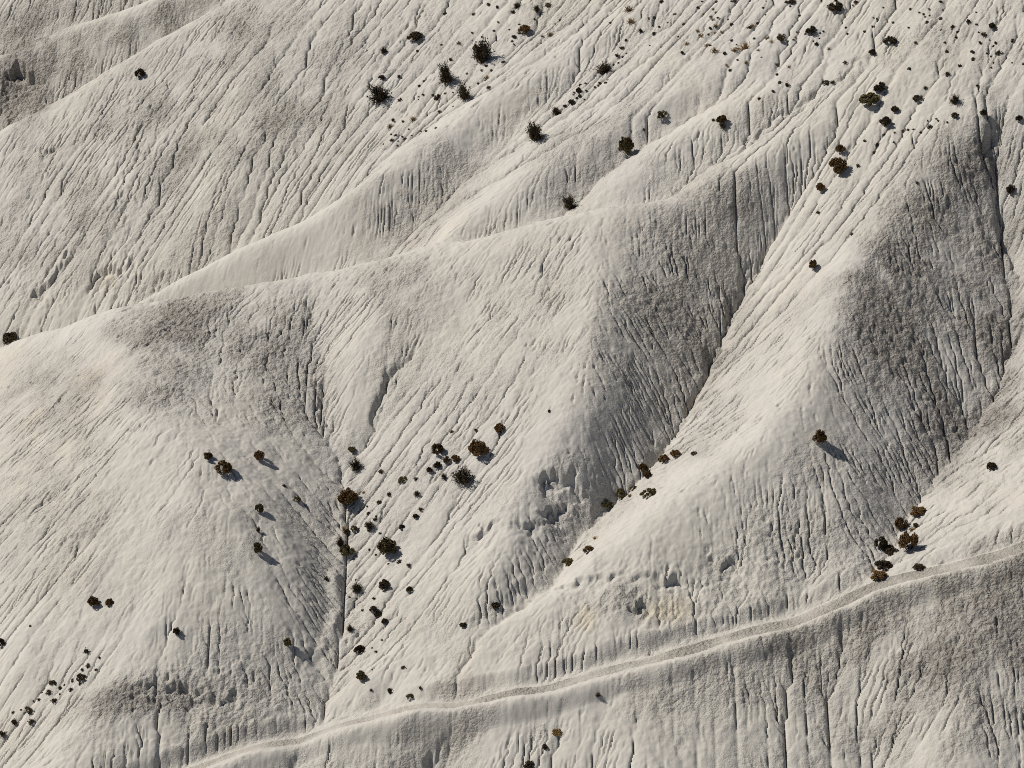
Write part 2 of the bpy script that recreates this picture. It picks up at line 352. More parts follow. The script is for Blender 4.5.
# lumps of the swelling clay
l1, l2, l3 = noise(Z.shape, 1.8, 61), noise(Z.shape, 1.0, 62), noise(Z.shape, .6, 63)
wash = np.clip((blur(Z, 4) - blur(Z, 22)) / .12, -1, 1)                     # crests are washed smooth
rough = np.clip(.45 + .45 * noise(Z.shape, 22, 66, 4, .65) - .35 * wash, .05, 1.3) * (1 - .8 * smoothz)
pit = np.clip(noise(Z.shape, 1.0, 64) - 1.3, 0, 2) * np.clip(noise(Z.shape, 30, 65, 2) + .3, 0, 1.5)
Z += (1 - soft_trail) * ((0.005 * l1 + 0.007 * l2 - .06 * pit) * rough + crust_and_dimming * (0.034 * l1 + 0.036 * l2 + .006 * l3) + crumble * (.008 * l1 + .014 * l2))
# short cracks and pits drawn out down the slope
zg = blur(Z, 5); gy_, gx_ = np.gradient(zg); gn = np.hypot(gx_, gy_) + 1e-6; gx_, gy_ = gx_ / gn, gy_ / gn
src = noise(Z.shape, .75, 67); lic = np.zeros(Z.shape); JJ, II = np.mgrid[0:NY, 0:NX]
for k in range(-4, 5):
    lic += src[np.clip(np.rint(JJ + 1.2 * k * gy_).astype(int), 0, NY - 1), np.clip(np.rint(II + 1.2 * k * gx_).astype(int), 0, NX - 1)]
lic /= lic.std()
dash = np.clip(lic - 1.15, 0, 1.6) * np.clip(.55 + .7 * noise(Z.shape, 18, 68, 3, .6), 0, 1.6) * (1 - .7 * smoothz)
Z += (1 - soft_trail) * (.006 * lic * np.clip(rough, .2, 1) - .085 * dash)
Z += trail_mask * (.012 * l1 + .006 * l2)
print('erode 0.1', time.time() - T0)

# ------------------------------------------------------------------ materials
def mat(name):
    m = bpy.data.materials.new(name); m.use_nodes = True
    return m, m.node_tree, m.node_tree.nodes["Principled BSDF"]

def clay(name, pale, dark, road=False):
    m, nt, bs = mat(name); N, L = nt.nodes, nt.links
    tc = N.new("ShaderNodeTexCoord")
    def nz(scale, det, rough=.6):
        n = N.new("ShaderNodeTexNoise"); n.inputs["Scale"].default_value = scale; n.inputs["Detail"].default_value = det
        n.inputs["Roughness"].default_value = rough; L.new(tc.outputs["Object"], n.inputs["Vector"]); return n.outputs["Fac"]
    def rng_(v, a, b, c, d):
        n = N.new("ShaderNodeMapRange"); L.new(v, n.inputs[0])
        for i, q in enumerate((a, b, c, d)): n.inputs[1 + i].default_value = q
        return n.outputs[0]
    def math_(op, a, b):
        n = N.new("ShaderNodeMath"); n.operation = op
        for i, q in enumerate((a, b)):
            if isinstance(q, (int, float)): n.inputs[i].default_value = q
            else: L.new(q, n.inputs[i])
        return n.outputs[0]
    def mix(f, a, b):
        n = N.new("ShaderNodeMix"); n.data_type = 'RGBA'
        for i, q in ((0, f), (6, a), (7, b)):
            if isinstance(q, tuple): n.inputs[i].default_value = (*q, 1)
            elif isinstance(q, float): n.inputs[i].default_value = q
            else: L.new(q, n.inputs[i])
        return n.outputs[2]
    at_ = N.new("ShaderNodeAttribute"); at_.attribute_name = "crust_and_dimming"
    cr = at_.outputs["Fac"]
    ar = N.new("ShaderNodeAttribute"); ar.attribute_name = "rough"; ro = ar.outputs["Fac"]
    tint = mix(rng_(nz(.045, 3), .38, .62, 0, 1), pale, (pale[0] * .985, pale[1] * .99, pale[2] * 1.02))
    tint = mix(rng_(nz(.11, 4), .5, .72, 0, .45), tint, (pale[0] * 1.0, pale[1] * .975, pale[2] * .92))
    tint = mix(rng_(nz(.5, 6, .65), .35, .7, 0, .3), tint, (pale[0] * .80, pale[1] * .80, pale[2] * .80))
    tint = mix(math_('MULTIPLY', rng_(nz(5.0, 5, .7), .50, .74, 0, .55), math_('MINIMUM', ro, 1.0)), tint, (pale[0] * .58, pale[1] * .56, pale[2] * .53))
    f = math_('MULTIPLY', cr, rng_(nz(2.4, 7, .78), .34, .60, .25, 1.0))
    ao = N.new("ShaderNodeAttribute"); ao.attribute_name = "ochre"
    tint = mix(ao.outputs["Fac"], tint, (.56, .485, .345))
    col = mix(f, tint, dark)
    L.new(col, bs.inputs["Base Color"])
    bs.inputs["Roughness"].default_value = 1.0; bs.inputs["Specular IOR Level"].default_value = 0.0
    b1 = N.new("ShaderNodeBump"); b1.inputs["Strength"].default_value = 0.9; b1.inputs["Distance"].default_value = .16
    fine = math_('MULTIPLY', math_('ADD', math_('MULTIPLY', nz(9.0, 4, .7), .45), math_('MULTIPLY', nz(3.2, 4, .65), .6)), math_('ADD', math_('MULTIPLY', ro, .9), .06))
    fine = math_('ADD', fine, math_('MULTIPLY', math_('MULTIPLY', cr, 1.5), nz(4.2, 5, .68)))
    vo = N.new("ShaderNodeTexVoronoi"); vo.inputs["Scale"].default_value = 4.2; vo.inputs["Randomness"].default_value = 1.0
    wp = N.new("ShaderNodeVectorMath"); wp.operation = 'MULTIPLY_ADD'; wn_ = N.new("ShaderNodeTexNoise"); wn_.inputs["Scale"].default_value = 2.2; wn_.inputs["Detail"].default_value = 3
    L.new(tc.outputs["Object"], wn_.inputs["Vector"]); L.new(wn_.outputs["Color"], wp.inputs[0]); wp.inputs[1].default_value = (.5, .5, .5); L.new(tc.outputs["Object"], wp.inputs[2])
    L.new(wp.outputs[0], vo.inputs["Vector"])
    lump = math_('SUBTRACT', 1.0, vo.outputs["Distance"])
    fine = math_('ADD', fine, math_('MULTIPLY', math_('MULTIPLY', math_('ADD', cr, math_('MULTIPLY', ro, .18)), .9), lump))
    L.new(fine, b1.inputs["Height"]); L.new(b1.outputs[0], bs.inputs["Normal"])
    return m
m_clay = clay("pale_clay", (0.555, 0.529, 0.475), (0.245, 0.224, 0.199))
m_trail = clay("packed_trail_dirt", (0.47, 0.442, 0.39), (0.32, 0.295, 0.258))

# ------------------------------------------------------------------ terrain mesh
def make_mesh(name, verts, quads):
    me = bpy.data.meshes.new(name)
    me.vertices.add(len(verts)); me.vertices.foreach_set("co", verts.astype(np.float32).ravel())
    me.loops.add(quads.size); me.loops.foreach_set("vertex_index", quads.astype(np.int32).ravel())
    me.polygons.add(len(quads)); me.polygons.foreach_set("loop_start", np.arange(0, quads.size, 4, dtype=np.int32))
    me.polygons.foreach_set("use_smooth", np.ones(len(quads), bool))
    me.update(calc_edges=True)
    return me

rel_y, rel_z = YY - CAM[1], Z - CAM[2]
dep = rel_y * FWD[1] + rel_z * FWD[2]
u_ = 512 + FPX * XX / dep; v_ = 384 - FPX * (rel_y * UPV[1] + rel_z * UPV[2]) / dep
keep = ((u_ > -75) & (u_ < 1099) & (v_ > -75) & (v_ < 835))[:-1, :-1]
idx = np.arange(NX * NY).reshape(NY, NX)
quads = np.stack([idx[:-1, :-1], idx[:-1, 1:], idx[1:, 1:], idx[1:, :-1]], -1)
def sub_object(name, sel, material, cfield):
    q = quads[sel]; used = np.unique(q); remap = np.zeros(NX * NY, np.int64); remap[used] = np.arange(len(used))
    v = np.stack([XX.ravel()[used], YY.ravel()[used], Z.ravel()[used]], -1)
    me = make_mesh(name, v, remap[q]); me.materials.append(material)
    ao = me.attributes.new("ochre", 'FLOAT', 'POINT'); ao.data.foreach_set("value", ochre.ravel()[used].astype(np.float32))
    ar = me.attributes.new("rough", 'FLOAT', 'POINT'); ar.data.foreach_set("value", rough.ravel()[used].astype(np.float32))
    at_ = me.attributes.new("crust_and_dimming", 'FLOAT', 'POINT'); at_.data.foreach_set("value", cfield.ravel()[used].astype(np.float32))
    o = bpy.data.objects.new(name, me); sc.collection.objects.link(o); o["kind"] = "structure"
    return o
crust_and_dimming = np.clip(crust_and_dimming - .5 * soft_trail, 0, 1)
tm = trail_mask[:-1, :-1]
hill = sub_object("hillside", keep & ~tm, m_clay, crust_and_dimming)
path = sub_object("path", keep & tm, m_trail, np.clip(1.1 - 1.1 * tu + .3 * wob, 0, 1))

# the land around: the same ground drawn more coarsely, running on into plain slopes
ii = np.unique(np.r_[0:NX:6, NX - 1]); jj = np.unique(np.r_[0:NY:6, NY - 1])
far = np.cumsum(1.0 * 1.16 ** np.arange(1, 32))
gxs = np.r_[X0 - far[::-1], xs[ii], X1 + far]; gys = np.r_[Y0 - far[::-1], ys[jj], Y1 + far]; nf = len(far)
gx, gy = np.meshgrid(gxs, gys); cx, cy = np.clip(gx, X0, X1), np.clip(gy, Y0, Y1); gd = np.hypot(gx - cx, gy - cy)
he = zat(cx, cy) - base(cx, cy)
gz = base(np.clip(gx, -110, 110), np.clip(gy, -75, 130)) + he * np.exp(-gd / 35.0) - 0.1 + 1.2 * noise(gx.shape, 2.0, 71, 2) * np.clip(gd / 30, 0, 1)
n_y, n_x = gx.shape; gi = np.arange(n_y * n_x).reshape(n_y, n_x)
gq = np.stack([gi[:-1, :-1], gi[:-1, 1:], gi[1:, 1:], gi[1:, :-1]], -1)
full = np.minimum.reduceat(np.minimum.reduceat(keep.astype(np.int8), jj[:-1], axis=0), ii[:-1], axis=1) > 0
show = np.ones((n_y - 1, n_x - 1), bool); show[nf:nf + len(jj) - 1, nf:nf + len(ii) - 1] = ~full
me = make_mesh("terrain", np.stack([gx.ravel(), gy.ravel(), gz.ravel()], -1), gq[show]); me.materials.append(m_clay)
ar = me.attributes.new("rough", 'FLOAT', 'POINT'); ar.data.foreach_set("value", np.full(n_y * n_x, .5, np.float32))
o = bpy.data.objects.new("terrain", me); sc.collection.objects.link(o); o["kind"] = "structure"
print('mesh', len(hill.data.polygons), len(path.data.polygons), time.time() - T0)

# ------------------------------------------------------------------ shrubs
def leaf_mat(name, col, var):
    m, nt, bs = mat(name); N, L = nt.nodes, nt.links
    oi = N.new("ShaderNodeObjectInfo"); tc = N.new("ShaderNodeTexCoord")
    nz = N.new("ShaderNodeTexNoise"); nz.inputs["Scale"].default_value = 3.5; L.new(tc.outputs["Object"], nz.inputs["Vector"])
    mx = N.new("ShaderNodeMix"); mx.data_type = 'RGBA'
    mx.inputs[6].default_value = (*col, 1); mx.inputs[7].default_value = (*var, 1)
    mr = N.new("ShaderNodeMapRange"); mr.inputs[1].default_value = .35; mr.inputs[2].default_value = .65
    L.new(nz.outputs["Fac"], mr.inputs[0]); L.new(mr.outputs[0], mx.inputs[0])
    hs_ = N.new("ShaderNodeHueSaturation"); L.new(mx.outputs[2], hs_.inputs["Color"])
    vr = N.new("ShaderNodeMapRange"); vr.inputs[3].default_value = .7; vr.inputs[4].default_value = 1.3
    L.new(oi.outputs["Random"], vr.inputs[0]); L.new(vr.outputs[0], hs_.inputs["Value"])
    L.new(hs_.outputs[0], bs.inputs["Base Color"]); bs.inputs["Roughness"].default_value = .9
    bs.inputs["Specular IOR Level"].default_value = .1
    return m
M_BROWN = leaf_mat("rusty_brown_leaves", (.190, .112, .045), (.105, .066, .030))
M_DARK = leaf_mat("dark_leaves", (.048, .038, .026), (.090, .066, .036))
M_OLIVE = leaf_mat("olive_leaves", (.170, .132, .058), (.100, .084, .038))
M_OCHRE = leaf_mat("dry_straw", (.31, .20, .075), (.22, .14, .055))
M_WOOD = leaf_mat("grey_brown_wood", (.050, .038, .028), (.030, .024, .020))

def leaves(r, pts, size, flat=0.0):
    """one small bent leaf spray (two triangles) at each point"""
    n = len(pts); a = r.standard_normal((n, 3)); a /= np.linalg.norm(a, axis=1)[:, None]
    b = np.cross(a, r.standard_normal((n, 3))); b /= np.linalg.norm(b, axis=1)[:, None]
    sz = size * r.uniform(.6, 1.3, (n, 1))
    v = np.stack([pts - a * sz, pts + b * sz * .55, pts + a * sz, pts - b * sz * .55], 1).reshape(-1, 3)
    return v, np.arange(4 * n).reshape(n, 4)

def twig(p, q, r0, r1):
    """three-sided tapered stick"""
    p, q = np.array(p, float), np.array(q, float); d = q - p; d /= np.linalg.norm(d)
    u = np.cross(d, [.3, .5, .81]); u /= np.linalg.norm(u); w_ = np.cross(d, u)
    ring = [math.cos(t) * u + math.sin(t) * w_ for t in (0, 2.094, 4.189)]
    v = [p + r0 * k for k in ring] + [q + r1 * k for k in ring]
    return np.array(v), np.array([[0, 1, 4, 3], [1, 2, 5, 4], [2, 0, 3, 5]])

def join(parts):
    V, Q, n = [], [], 0
    for v, q in parts: V.append(v); Q.append(q + n); n += len(v)
    return np.concatenate(V), np.concatenate(Q)

def shrub_meshes(kind, seed):
    """foliage and stem meshes, about one unit in radius and in height, standing on z = 0"""
    r = np.random.default_rng(seed); fol, st = [], []
    if kind == 'round':
        nc, nl, size = 22, 150, .075
        for k in range(nc):
            th = r.uniform(0, 6.283); u = math.sqrt(r.uniform(0, 1)) * .78
            c = np.array([u * math.cos(th), u * math.sin(th), .10 + .62 * math.sqrt(max(0, 1 - u * u)) * r.uniform(.6, 1.15)])
            d = r.standard_normal((nl, 3)); d /= np.linalg.norm(d, axis=1)[:, None]
            P = c + d * (r.uniform(.5, 1.0, (nl, 1)) * r.uniform(.20, .32)); P[:, 2] = np.maximum(P[:, 2], -.12)
            fol.append(leaves(r, P, size)); st.append(twig((0, 0, -.25), c, .04, .015))
    elif kind == 'twiggy':
        for k in range(70):
            th = r.uniform(0, 6.283); el = r.uniform(.12, 1.45); ln = r.uniform(.65, 1.15)
            m_ = np.array([math.cos(th) * math.cos(el), math.sin(th) * math.cos(el), math.sin(el)])
            mid = m_ * ln * .55 + r.standard_normal(3) * .05; mid[2] = max(mid[2], .06); end = mid + (m_ + r.standard_normal(3) * .35) * ln * .45
            end[2] = max(end[2], .05)
            st.append(twig((0, 0, -.25), mid, .022, .014)); st.append(twig(mid, end, .014, .006))
            e2 = mid + (m_ + r.standard_normal(3) * .6) * .3; st.append(twig(mid, e2, .012, .005))
            nl = r.integers(30, 52); t = r.uniform(.15, .95, (nl, 1)) ** 1.3
            P = np.where(t < .5, mid * t * 2, mid + (end - mid) * (t - .5) * 2) + r.standard_normal((nl, 3)) * .07
            P[:, 2] = np.maximum(P[:, 2], .03)
            fol.append(leaves(r, P, .062))
    elif kind == 'mound':
        for k in range(20):
            th = r.uniform(0, 6.283); u = math.sqrt(r.uniform(0, 1)) * .85
            c = np.array([u * math.cos(th), u * math.sin(th), .12 + .45 * (1 - u * u) * r.uniform(.6, 1.2)])
            d = r.standard_normal((90, 3)); d /= np.linalg.norm(d, axis=1)[:, None]
            P = c + d * r.uniform(.5, 1.0, (90, 1)) * np.array([.24, .24, .17]); P[:, 2] = np.maximum(P[:, 2], .02)
            fol.append(leaves(r, P, .075)); st.append(twig((0, 0, -.25), c, .03, .012))
    elif kind == 'tuft':
        for k in range(6):
            c = np.array([*r.uniform(-.5, .5, 2), r.uniform(.2, .6)])
            P = c + r.standard_normal((26, 3)) * .22; P[:, 2] = np.maximum(P[:, 2], .0)
            fol.append(leaves(r, P, .22))
    else:                                               # bunch of grass
        for k in range(60):
            th = r.uniform(0, 6.283); el = r.uniform(.35, 1.5); o0 = np.array([*r.normal(0, .18, 2), -.1])
            e = o0 + np.array([math.cos(th) * math.cos(el), math.sin(th) * math.cos(el), math.sin(el)]) * r.uniform(.6, 1.15)
            fol.append(twig(o0, e, .05, .012))
    def me(nm, lst):
        if not lst: return None
        v, q = join(lst); m = make_mesh(nm, v, q); m.polygons.foreach_set("use_smooth", np.zeros(len(q), bool)); return m
    return me("foliage", fol), me("stems", st)

BANK = {k: [shrub_meshes(k, 100 * i + j) for j in range(n)] for i, (k, n) in enumerate((('round', 5), ('twiggy', 5), ('mound', 4), ('tuft', 6), ('grass', 4)))}
MATS = {'b': M_BROWN, 'd': M_DARK, 'o': M_OLIVE, 'y': M_OCHRE}
MESH_CACHE = {}
def mesh_of(kind, j, part, mcode):
    key = (kind, j, part, mcode)
    if key not in MESH_CACHE:
        m = BANK[kind][j][part].copy(); m.materials.clear(); m.materials.append(M_WOOD if part == 1 else MATS[mcode]); MESH_CACHE[key] = m
    return MESH_CACHE[key]

ZS = blur(Z, 9)
def lean(p, f, rz):
    gx_ = float(zat(p[0] + .5, p[1], ZS) - zat(p[0] - .5, p[1], ZS)); gy_ = float(zat(p[0], p[1] + .5, ZS) - zat(p[0], p[1] - .5, ZS))
    q = Vector((-gx_ * f, -gy_ * f, 1)).to_track_quat('Z', 'Y')
    from mathutils import Quaternion
    return (q @ Quaternion((0, 0, 1), rz)).to_euler()

def place(px, py, w_, h_, kind, low=False):
    """ground point below a shrub seen at a pixel, and its half width and height in metres"""
    p = hit(px, py + .36 * h_); t = np.linalg.norm(p - CAM) / FPX
    rad = .5 * w_ * t
    hei = max((h_ - .30 * w_) / .93 * t, .8 * rad)
    return p, rad, hei

def shrub(px, py, w_, h_, kind, mcode, label, group=None):
    p, rad, hei = place(px, py, w_, h_, kind)
    e = bpy.data.objects.new("shrub", None); sc.collection.objects.link(e)
    e.empty_display_size = .3
    e.location = (p[0], p[1], float(zat(p[0], p[1])) - .04); e.rotation_euler = lean(p, .55, random.uniform(0, 6.28))
    k = 1.0 if kind != 'twiggy' else .95
    e.scale = (rad * k, rad * k * random.uniform(.85, 1.05), hei * (1.15 if kind == 'mound' else 1.0))
    e["label"] = label; e["category"] = "shrub"
    if group: e["group"] = group
    j = random.randrange(len(BANK[kind]))
    f = bpy.data.objects.new("foliage", mesh_of(kind, j, 0, mcode)); f.parent = e; sc.collection.objects.link(f)
    g_ = bpy.data.objects.new("stems", mesh_of(kind, j, 1, mcode)); g_.parent = e; sc.collection.objects.link(g_)
    return e

TUFT_AT = []
def tuft(px, py, w_, mcode, label, group):
    kind = 'grass' if mcode == 'y' else 'tuft'
    p = hit(px, py + .3 * w_); rad = .5 * w_ * np.linalg.norm(p - CAM) / FPX
    j = random.randrange(len(BANK[kind]))
    o = bpy.data.objects.new("grass_tuft" if mcode == 'y' else "small_shrub", mesh_of(kind, j, 0, mcode)); sc.collection.objects.link(o)
    o.location = (p[0], p[1], float(zat(p[0], p[1])) - .02); o.rotation_euler = lean(p, .6, random.uniform(0, 6.28))
    o.scale = (rad * 1.3, rad * random.uniform(.9, 1.3), rad * random.uniform(.8, 1.3))
    o["label"] = label; TUFT_AT.append((px, py, mcode, o)); o["category"] = "grass tuft" if mcode == 'y' else "small shrub"; o["group"] = group
    return o
# (pixel x, y, width, height, form, colour, what sets it apart)
SHRUBS = [
    # upper left face and far hill
    (141, 73, 12, 11, 'round', 'd', "lone dark shrub near the crest of the big upper left face"),
    (416, 35, 18, 12, 'round', 'd', "dark oval shrub near the top edge, left of the tall twiggy one"),
    (384, 49, 9, 8, 'twiggy', 'd', "small scraggly dark shrub just above the big shrub of the upper face"),
    (381, 91, 29, 23, 'twiggy', 'd', "big black twiggy shrub, leftmost of the four large ones near the top"),
    (382, 77, 7, 6, 'round', 'd', "small dark shrub touching the top of the leftmost big twiggy shrub"),
    (447, 72, 21, 25, 'twiggy', 'd', "tall black twiggy shrub between the leftmost and the topmost big ones"),
    (483, 49, 26, 28, 'twiggy', 'd', "largest black twiggy shrub, topmost of the four big ones near the top"),
    (466, 91, 16, 20, 'twiggy', 'd', "black twiggy shrub right below the largest one in the speckled strip"),
    (525, 28, 14, 11, 'round', 'b', "compact dark brown shrub near the top edge right of the twiggy group"),
    (518, 4, 12, 9, 'twiggy', 'd', "dark shrub cut by the top edge above the compact brown one"),
    (537, 8, 9, 9, 'twiggy', 'd', "small dark twiggy shrub right of the one cut by the top edge"),
    (605, 67, 21, 15, 'twiggy', 'd', "leaning dark shrub at the upper end of the second speckled strip"),
    (537, 130, 21, 25, 'twiggy', 'd', "big black twiggy shrub at the lower end of the second speckled strip"),
    (557, 110, 12, 11, 'twiggy', 'd', "small dark twiggy shrub just above right of the big one on the second strip"),
    (572, 102, 7, 7, 'round', 'd', "small round dark shrub midway along the second speckled strip"),
    (579, 90, 7, 7, 'round', 'd', "small dark shrub above the midpoint of the second speckled strip"),
    (627, 143, 17, 26, 'mound', 'o', "tall olive shrub leaning along a rill on the upper pale slope"),
    (662, 113, 13, 10, 'mound', 'o', "low olive shrub above right of the tall olive one"),
    (570, 201, 17, 18, 'twiggy', 'd', "dark twiggy shrub sitting right on the crest of the middle spur"),
    (722, 119, 12, 11, 'round', 'b', "lone brown round shrub on the smooth pale upper slope"),
    # top right
    (835, 5, 16, 10, 'round', 'd', "dark wide shrub at the top edge, right of centre"),
    (811, 29, 13, 9, 'round', 'd', "dark shrub just below left of the wide one at the top edge"),
    (792, 1, 9, 6, 'round', 'd', "dark shrub cut off by the top edge, left of the wide one"),
    (891, 39, 16, 11, 'mound', 'd', "long low dark shrub at the head of a rill near the top right"),
    (873, 52, 9, 8, 'round', 'd', "small dark shrub below left of the long low one in the rill"),
    (880, 86, 15, 11, 'round', 'd', "upper black shrub of the touching pair on the upper right slope"),
    (869, 97, 22, 15, 'round', 'o', "wider olive brown shrub of the touching pair on the upper right slope"),
    (886, 120, 13, 12, 'round', 'd', "black shrub below the touching pair, larger of two close together"),
    (895, 108, 9, 8, 'round', 'd', "black shrub below the touching pair, smaller of two close together"),
    (918, 97, 11, 7, 'round', 'd', "flat small dark shrub between the touching pair and the star shaped one"),
    (955, 98, 13, 12, 'twiggy', 'd', "star shaped black shrub above the head of the right spur"),
    (955, 114, 10, 6, 'mound', 'd', "flat dark shrub just below the star shaped one"),
    (983, 112, 8, 7, 'round', 'd', "small dark shrub right of the star shaped one near the gully head"),
    (1019, 118, 8, 7, 'round', 'd', "small dark shrub at the right edge beyond the gully head"),
    (1011, 188, 12, 10, 'round', 'd', "dark shrub down in the gully at the right edge"),
    (992, 25, 9, 7, 'round', 'd', "small dark shrub in the top right corner"),
    (999, 52, 8, 5, 'mound', 'd', "flat dark shrub on the stony patch in the top right corner"),
    (841, 148, 11, 10, 'round', 'b', "small brown shrub just above the biggest brown one of the gully head"),
    (839, 164, 20, 20, 'round', 'b', "biggest brown shrub at the gully head above the right spur"),
    (821, 186, 11, 10, 'round', 'b', "small brown shrub below the biggest one at the gully head"),
    (814, 264, 10, 12, 'round', 'b', "lone brown shrub on the lit left flank of the right spur"),
    (826, 81, 9, 6, 'mound', 'd', "flat dark shrub in the long diagonal rill of the upper right slope"),
    (781, 37, 10, 9, 'mound', 'o', "slanting olive shrub in a rill below the top edge, right of centre"),
    # left spur
    (11, 338, 17, 8, 'round', 'd', "dark flat shrub on the left spur's crest at the left edge"),
    (208, 455, 12, 10, 'round', 'b', "smaller brown shrub left of the one with a long shadow on the left spur"),
    (223, 466, 19, 17, 'round', 'b', "brown shrub with a clear shadow, largest on the left spur"),
    (259, 454, 12, 14, 'round', 'b', "upright brown shrub with a shadow, rightmost of three on the left spur"),
    (259, 508, 10, 11, 'round', 'o', "small olive shrub with a streak of shadow below the three on the left spur"),
    (297, 498, 10, 7, 'mound', 'o', "tiny flat olive shrub between the left spur's trio and the gully"),
    (257, 547, 11, 14, 'round', 'o', "golden olive shrub at the head of a rill on the left spur"),
    (258, 529, 6, 7, 'twiggy', 'd', "tiny dark shrub just above the golden olive one on the left spur"),
    (287, 641, 9, 11, 'round', 'o', "small olive shrub with a shadow low on the left spur's right side"),
    (177, 630, 10, 9, 'round', 'd', "small dark shrub on the lower nose of the left spur"),
    (94, 600, 14, 13, 'round', 'b', "larger brown shrub of the pair on the smooth lower left slope"),
    (110, 601, 10, 9, 'round', 'b', "smaller brown shrub of the pair on the smooth lower left slope"),
    (2, 641, 9, 11, 'round', 'd', "dark shrub cut by the left edge, low on the slope"),
    (81, 675, 12, 8, 'mound', 'd', "widest dark shrub in the speckled cluster at the lower left"),
    # gully between left and middle spurs
    (352, 449, 9, 7, 'round', 'o', "small olive shrub at the fork of the central gully"),
    (356, 463, 16, 15, 'twiggy', 'd', "dark loose shrub just below the fork of the central gully"),
    (348, 495, 24, 22, 'round', 'b', "biggest brown shrub on the left bank of the central gully"),
    (347, 549, 16, 15, 'round', 'o', "olive brown shrub lower on the left bank of the central gully"),
    (340, 541, 9, 13, 'twiggy', 'd', "scraggly dark shrub left above the olive brown one on the gully bank"),
    (354, 528, 8, 7, 'round', 'o', "small olive shrub on the gully bank, right one of two"),
    (347, 533, 7, 7, 'round', 'o', "small olive shrub on the gully bank, left one of two"),
    (370, 523, 13, 11, 'twiggy', 'd', "black angular shrub with a stray twig right of the central gully"),
    (388, 545, 23, 21, 'round', 'o', "big bushy olive shrub right of the central gully"),
    (357, 586, 14, 12, 'twiggy', 'd', "dark spreading shrub beside the central gully below the bushy olive one"),
    (385, 583, 13, 12, 'round', 'd', "dark shrub straight below the bushy olive one"),
    (410, 589, 8, 7, 'round', 'd', "small dark shrub right of the one straight below the bushy olive shrub"),
    (374, 608, 9, 8, 'round', 'd', "topmost of three small dark shrubs in a slanting row"),
    (378, 614, 9, 7, 'round', 'd', "middle one of three small dark shrubs in a slanting row"),
    (385, 620, 8, 7, 'round', 'd', "lowest of three small dark shrubs in a slanting row"),
    (350, 627, 10, 9, 'twiggy', 'd', "ragged dark shrub at the gully edge left of the slanting row"),
    (360, 649, 12, 10, 'round', 'd', "dark round shrub near the mouth of the central gully"),
    (362, 674, 13, 12, 'round', 'o', "olive shrub nearest the trail at the mouth of the central gully"),
    (416, 516, 7, 6, 'round', 'd', "small round dark shrub above the bushy olive one, upper of two"),
    (402, 526, 7, 6, 'round', 'd', "small round dark shrub above the bushy olive one, lower of two"),
    (438, 448, 14, 15, 'round', 'b', "brown shrub on the middle spur, left of the largest brown one"),
    (479, 447, 23, 22, 'round', 'b', "largest rusty brown shrub on the lit flank of the middle spur"),
    (500, 427, 13, 11, 'round', 'b', "brown shrub highest on the lit flank of the middle spur"),
    (464, 473, 27, 21, 'twiggy', 'd', "big black shrub with bare twigs below the largest rusty brown one"),
    (456, 458, 10, 9, 'round', 'b', "brown shrub of a small pair between the largest rusty and black ones, right"),
    (447, 459, 8, 8, 'round', 'b', "brown shrub of a small pair left of the largest rusty one, left"),
    (438, 464, 9, 8, 'round', 'd', "small dark round shrub below the small brown pair"),
    (430, 469, 7, 7, 'round', 'd', "small dark shrub leftmost below the small brown pair"),
    (444, 475, 9, 8, 'twiggy', 'd', "small dark twiggy shrub left of the big black one"),
    (403, 478, 11, 7, 'mound', 'o', "small pale olive cushion shrub on the middle spur's lower flank"),
    (417, 492, 9, 7, 'twiggy', 'd', "small dark shrub below the pale olive cushion"),
    # gully between middle and right spurs
    (643, 467, 12, 12, 'round', 'b', "brown shrub at the upper end of the row in the second gully"),
    (648, 474, 9, 9, 'round', 'b', "brown shrub just below the upper one in the second gully"),
    (664, 458, 12, 10, 'round', 'b', "brown shrub up the bank, left of two at the second gully's top"),
    (676, 452, 12, 10, 'round', 'b', "brown shrub up the bank, right of two at the second gully's top"),
    (694, 452, 8, 5, 'mound', 'd', "tiny flat dark shrub right of the brown ones above the second gully"),
    (649, 490, 18, 12, 'mound', 'o', "flat grey olive cushion shrub right of the second gully's row"),
    (634, 487, 9, 7, 'mound', 'o', "small olive shrub left of the flat grey olive cushion"),
    (620, 491, 13, 13, 'mound', 'o', "olive shrub in the middle of the second gully's row"),
    (606, 502, 15, 10, 'mound', 'o', "olive shrub at the lower end of the second gully's row"),
    (568, 561, 13, 10, 'round', 'o', "olive brown shrub behind the ridge line at the second gully's foot, left"),
    (589, 548, 12, 9, 'round', 'b', "brown shrub behind the ridge line at the second gully's foot, right"),
    (496, 604, 10, 8, 'round', 'd', "dark shrub tucked behind the low end of the right spur's ridge"),
    (463, 624, 8, 6, 'round', 'd', "small dark shrub at the lowest end of the right spur's ridge"),
    # right spur and right gully
    (819, 435, 15, 18, 'round', 'b', "lone rusty shrub with a long shadow high on the right spur"),
    (992, 465, 12, 10, 'round', 'd', "lone dark shrub on the pale slope near the right edge"),
    (918, 510, 18, 11, 'round', 'b', "rusty low shrub topmost of the clump in the right gully"),
    (901, 522, 14, 15, 'round', 'b', "rusty shrub left below the topmost one in the right gully's clump"),
    (909, 540, 23, 25, 'round', 'b', "biggest rusty shrub of the clump in the right gully"),
    (880, 541, 15, 16, 'round', 'd', "black upright shrub at the left of the right gully's clump"),
    (890, 548, 18, 12, 'round', 'd', "black spreading shrub between the upright black one and the biggest rusty one"),
    (883, 564, 18, 11, 'round', 'd', "dark shrub above the brown one beside the trail"),
    (879, 575, 19, 9, 'round', 'b', "brown low shrub right beside the trail at the right gully's mouth"),
    (919, 566, 14, 9, 'round', 'd', "dark shrub above the trail, right of the right gully's clump"),
    (916, 525, 6, 6, 'round', 'b', "tiny rusty shrub at the right of the right gully's clump"),
    # below the trail
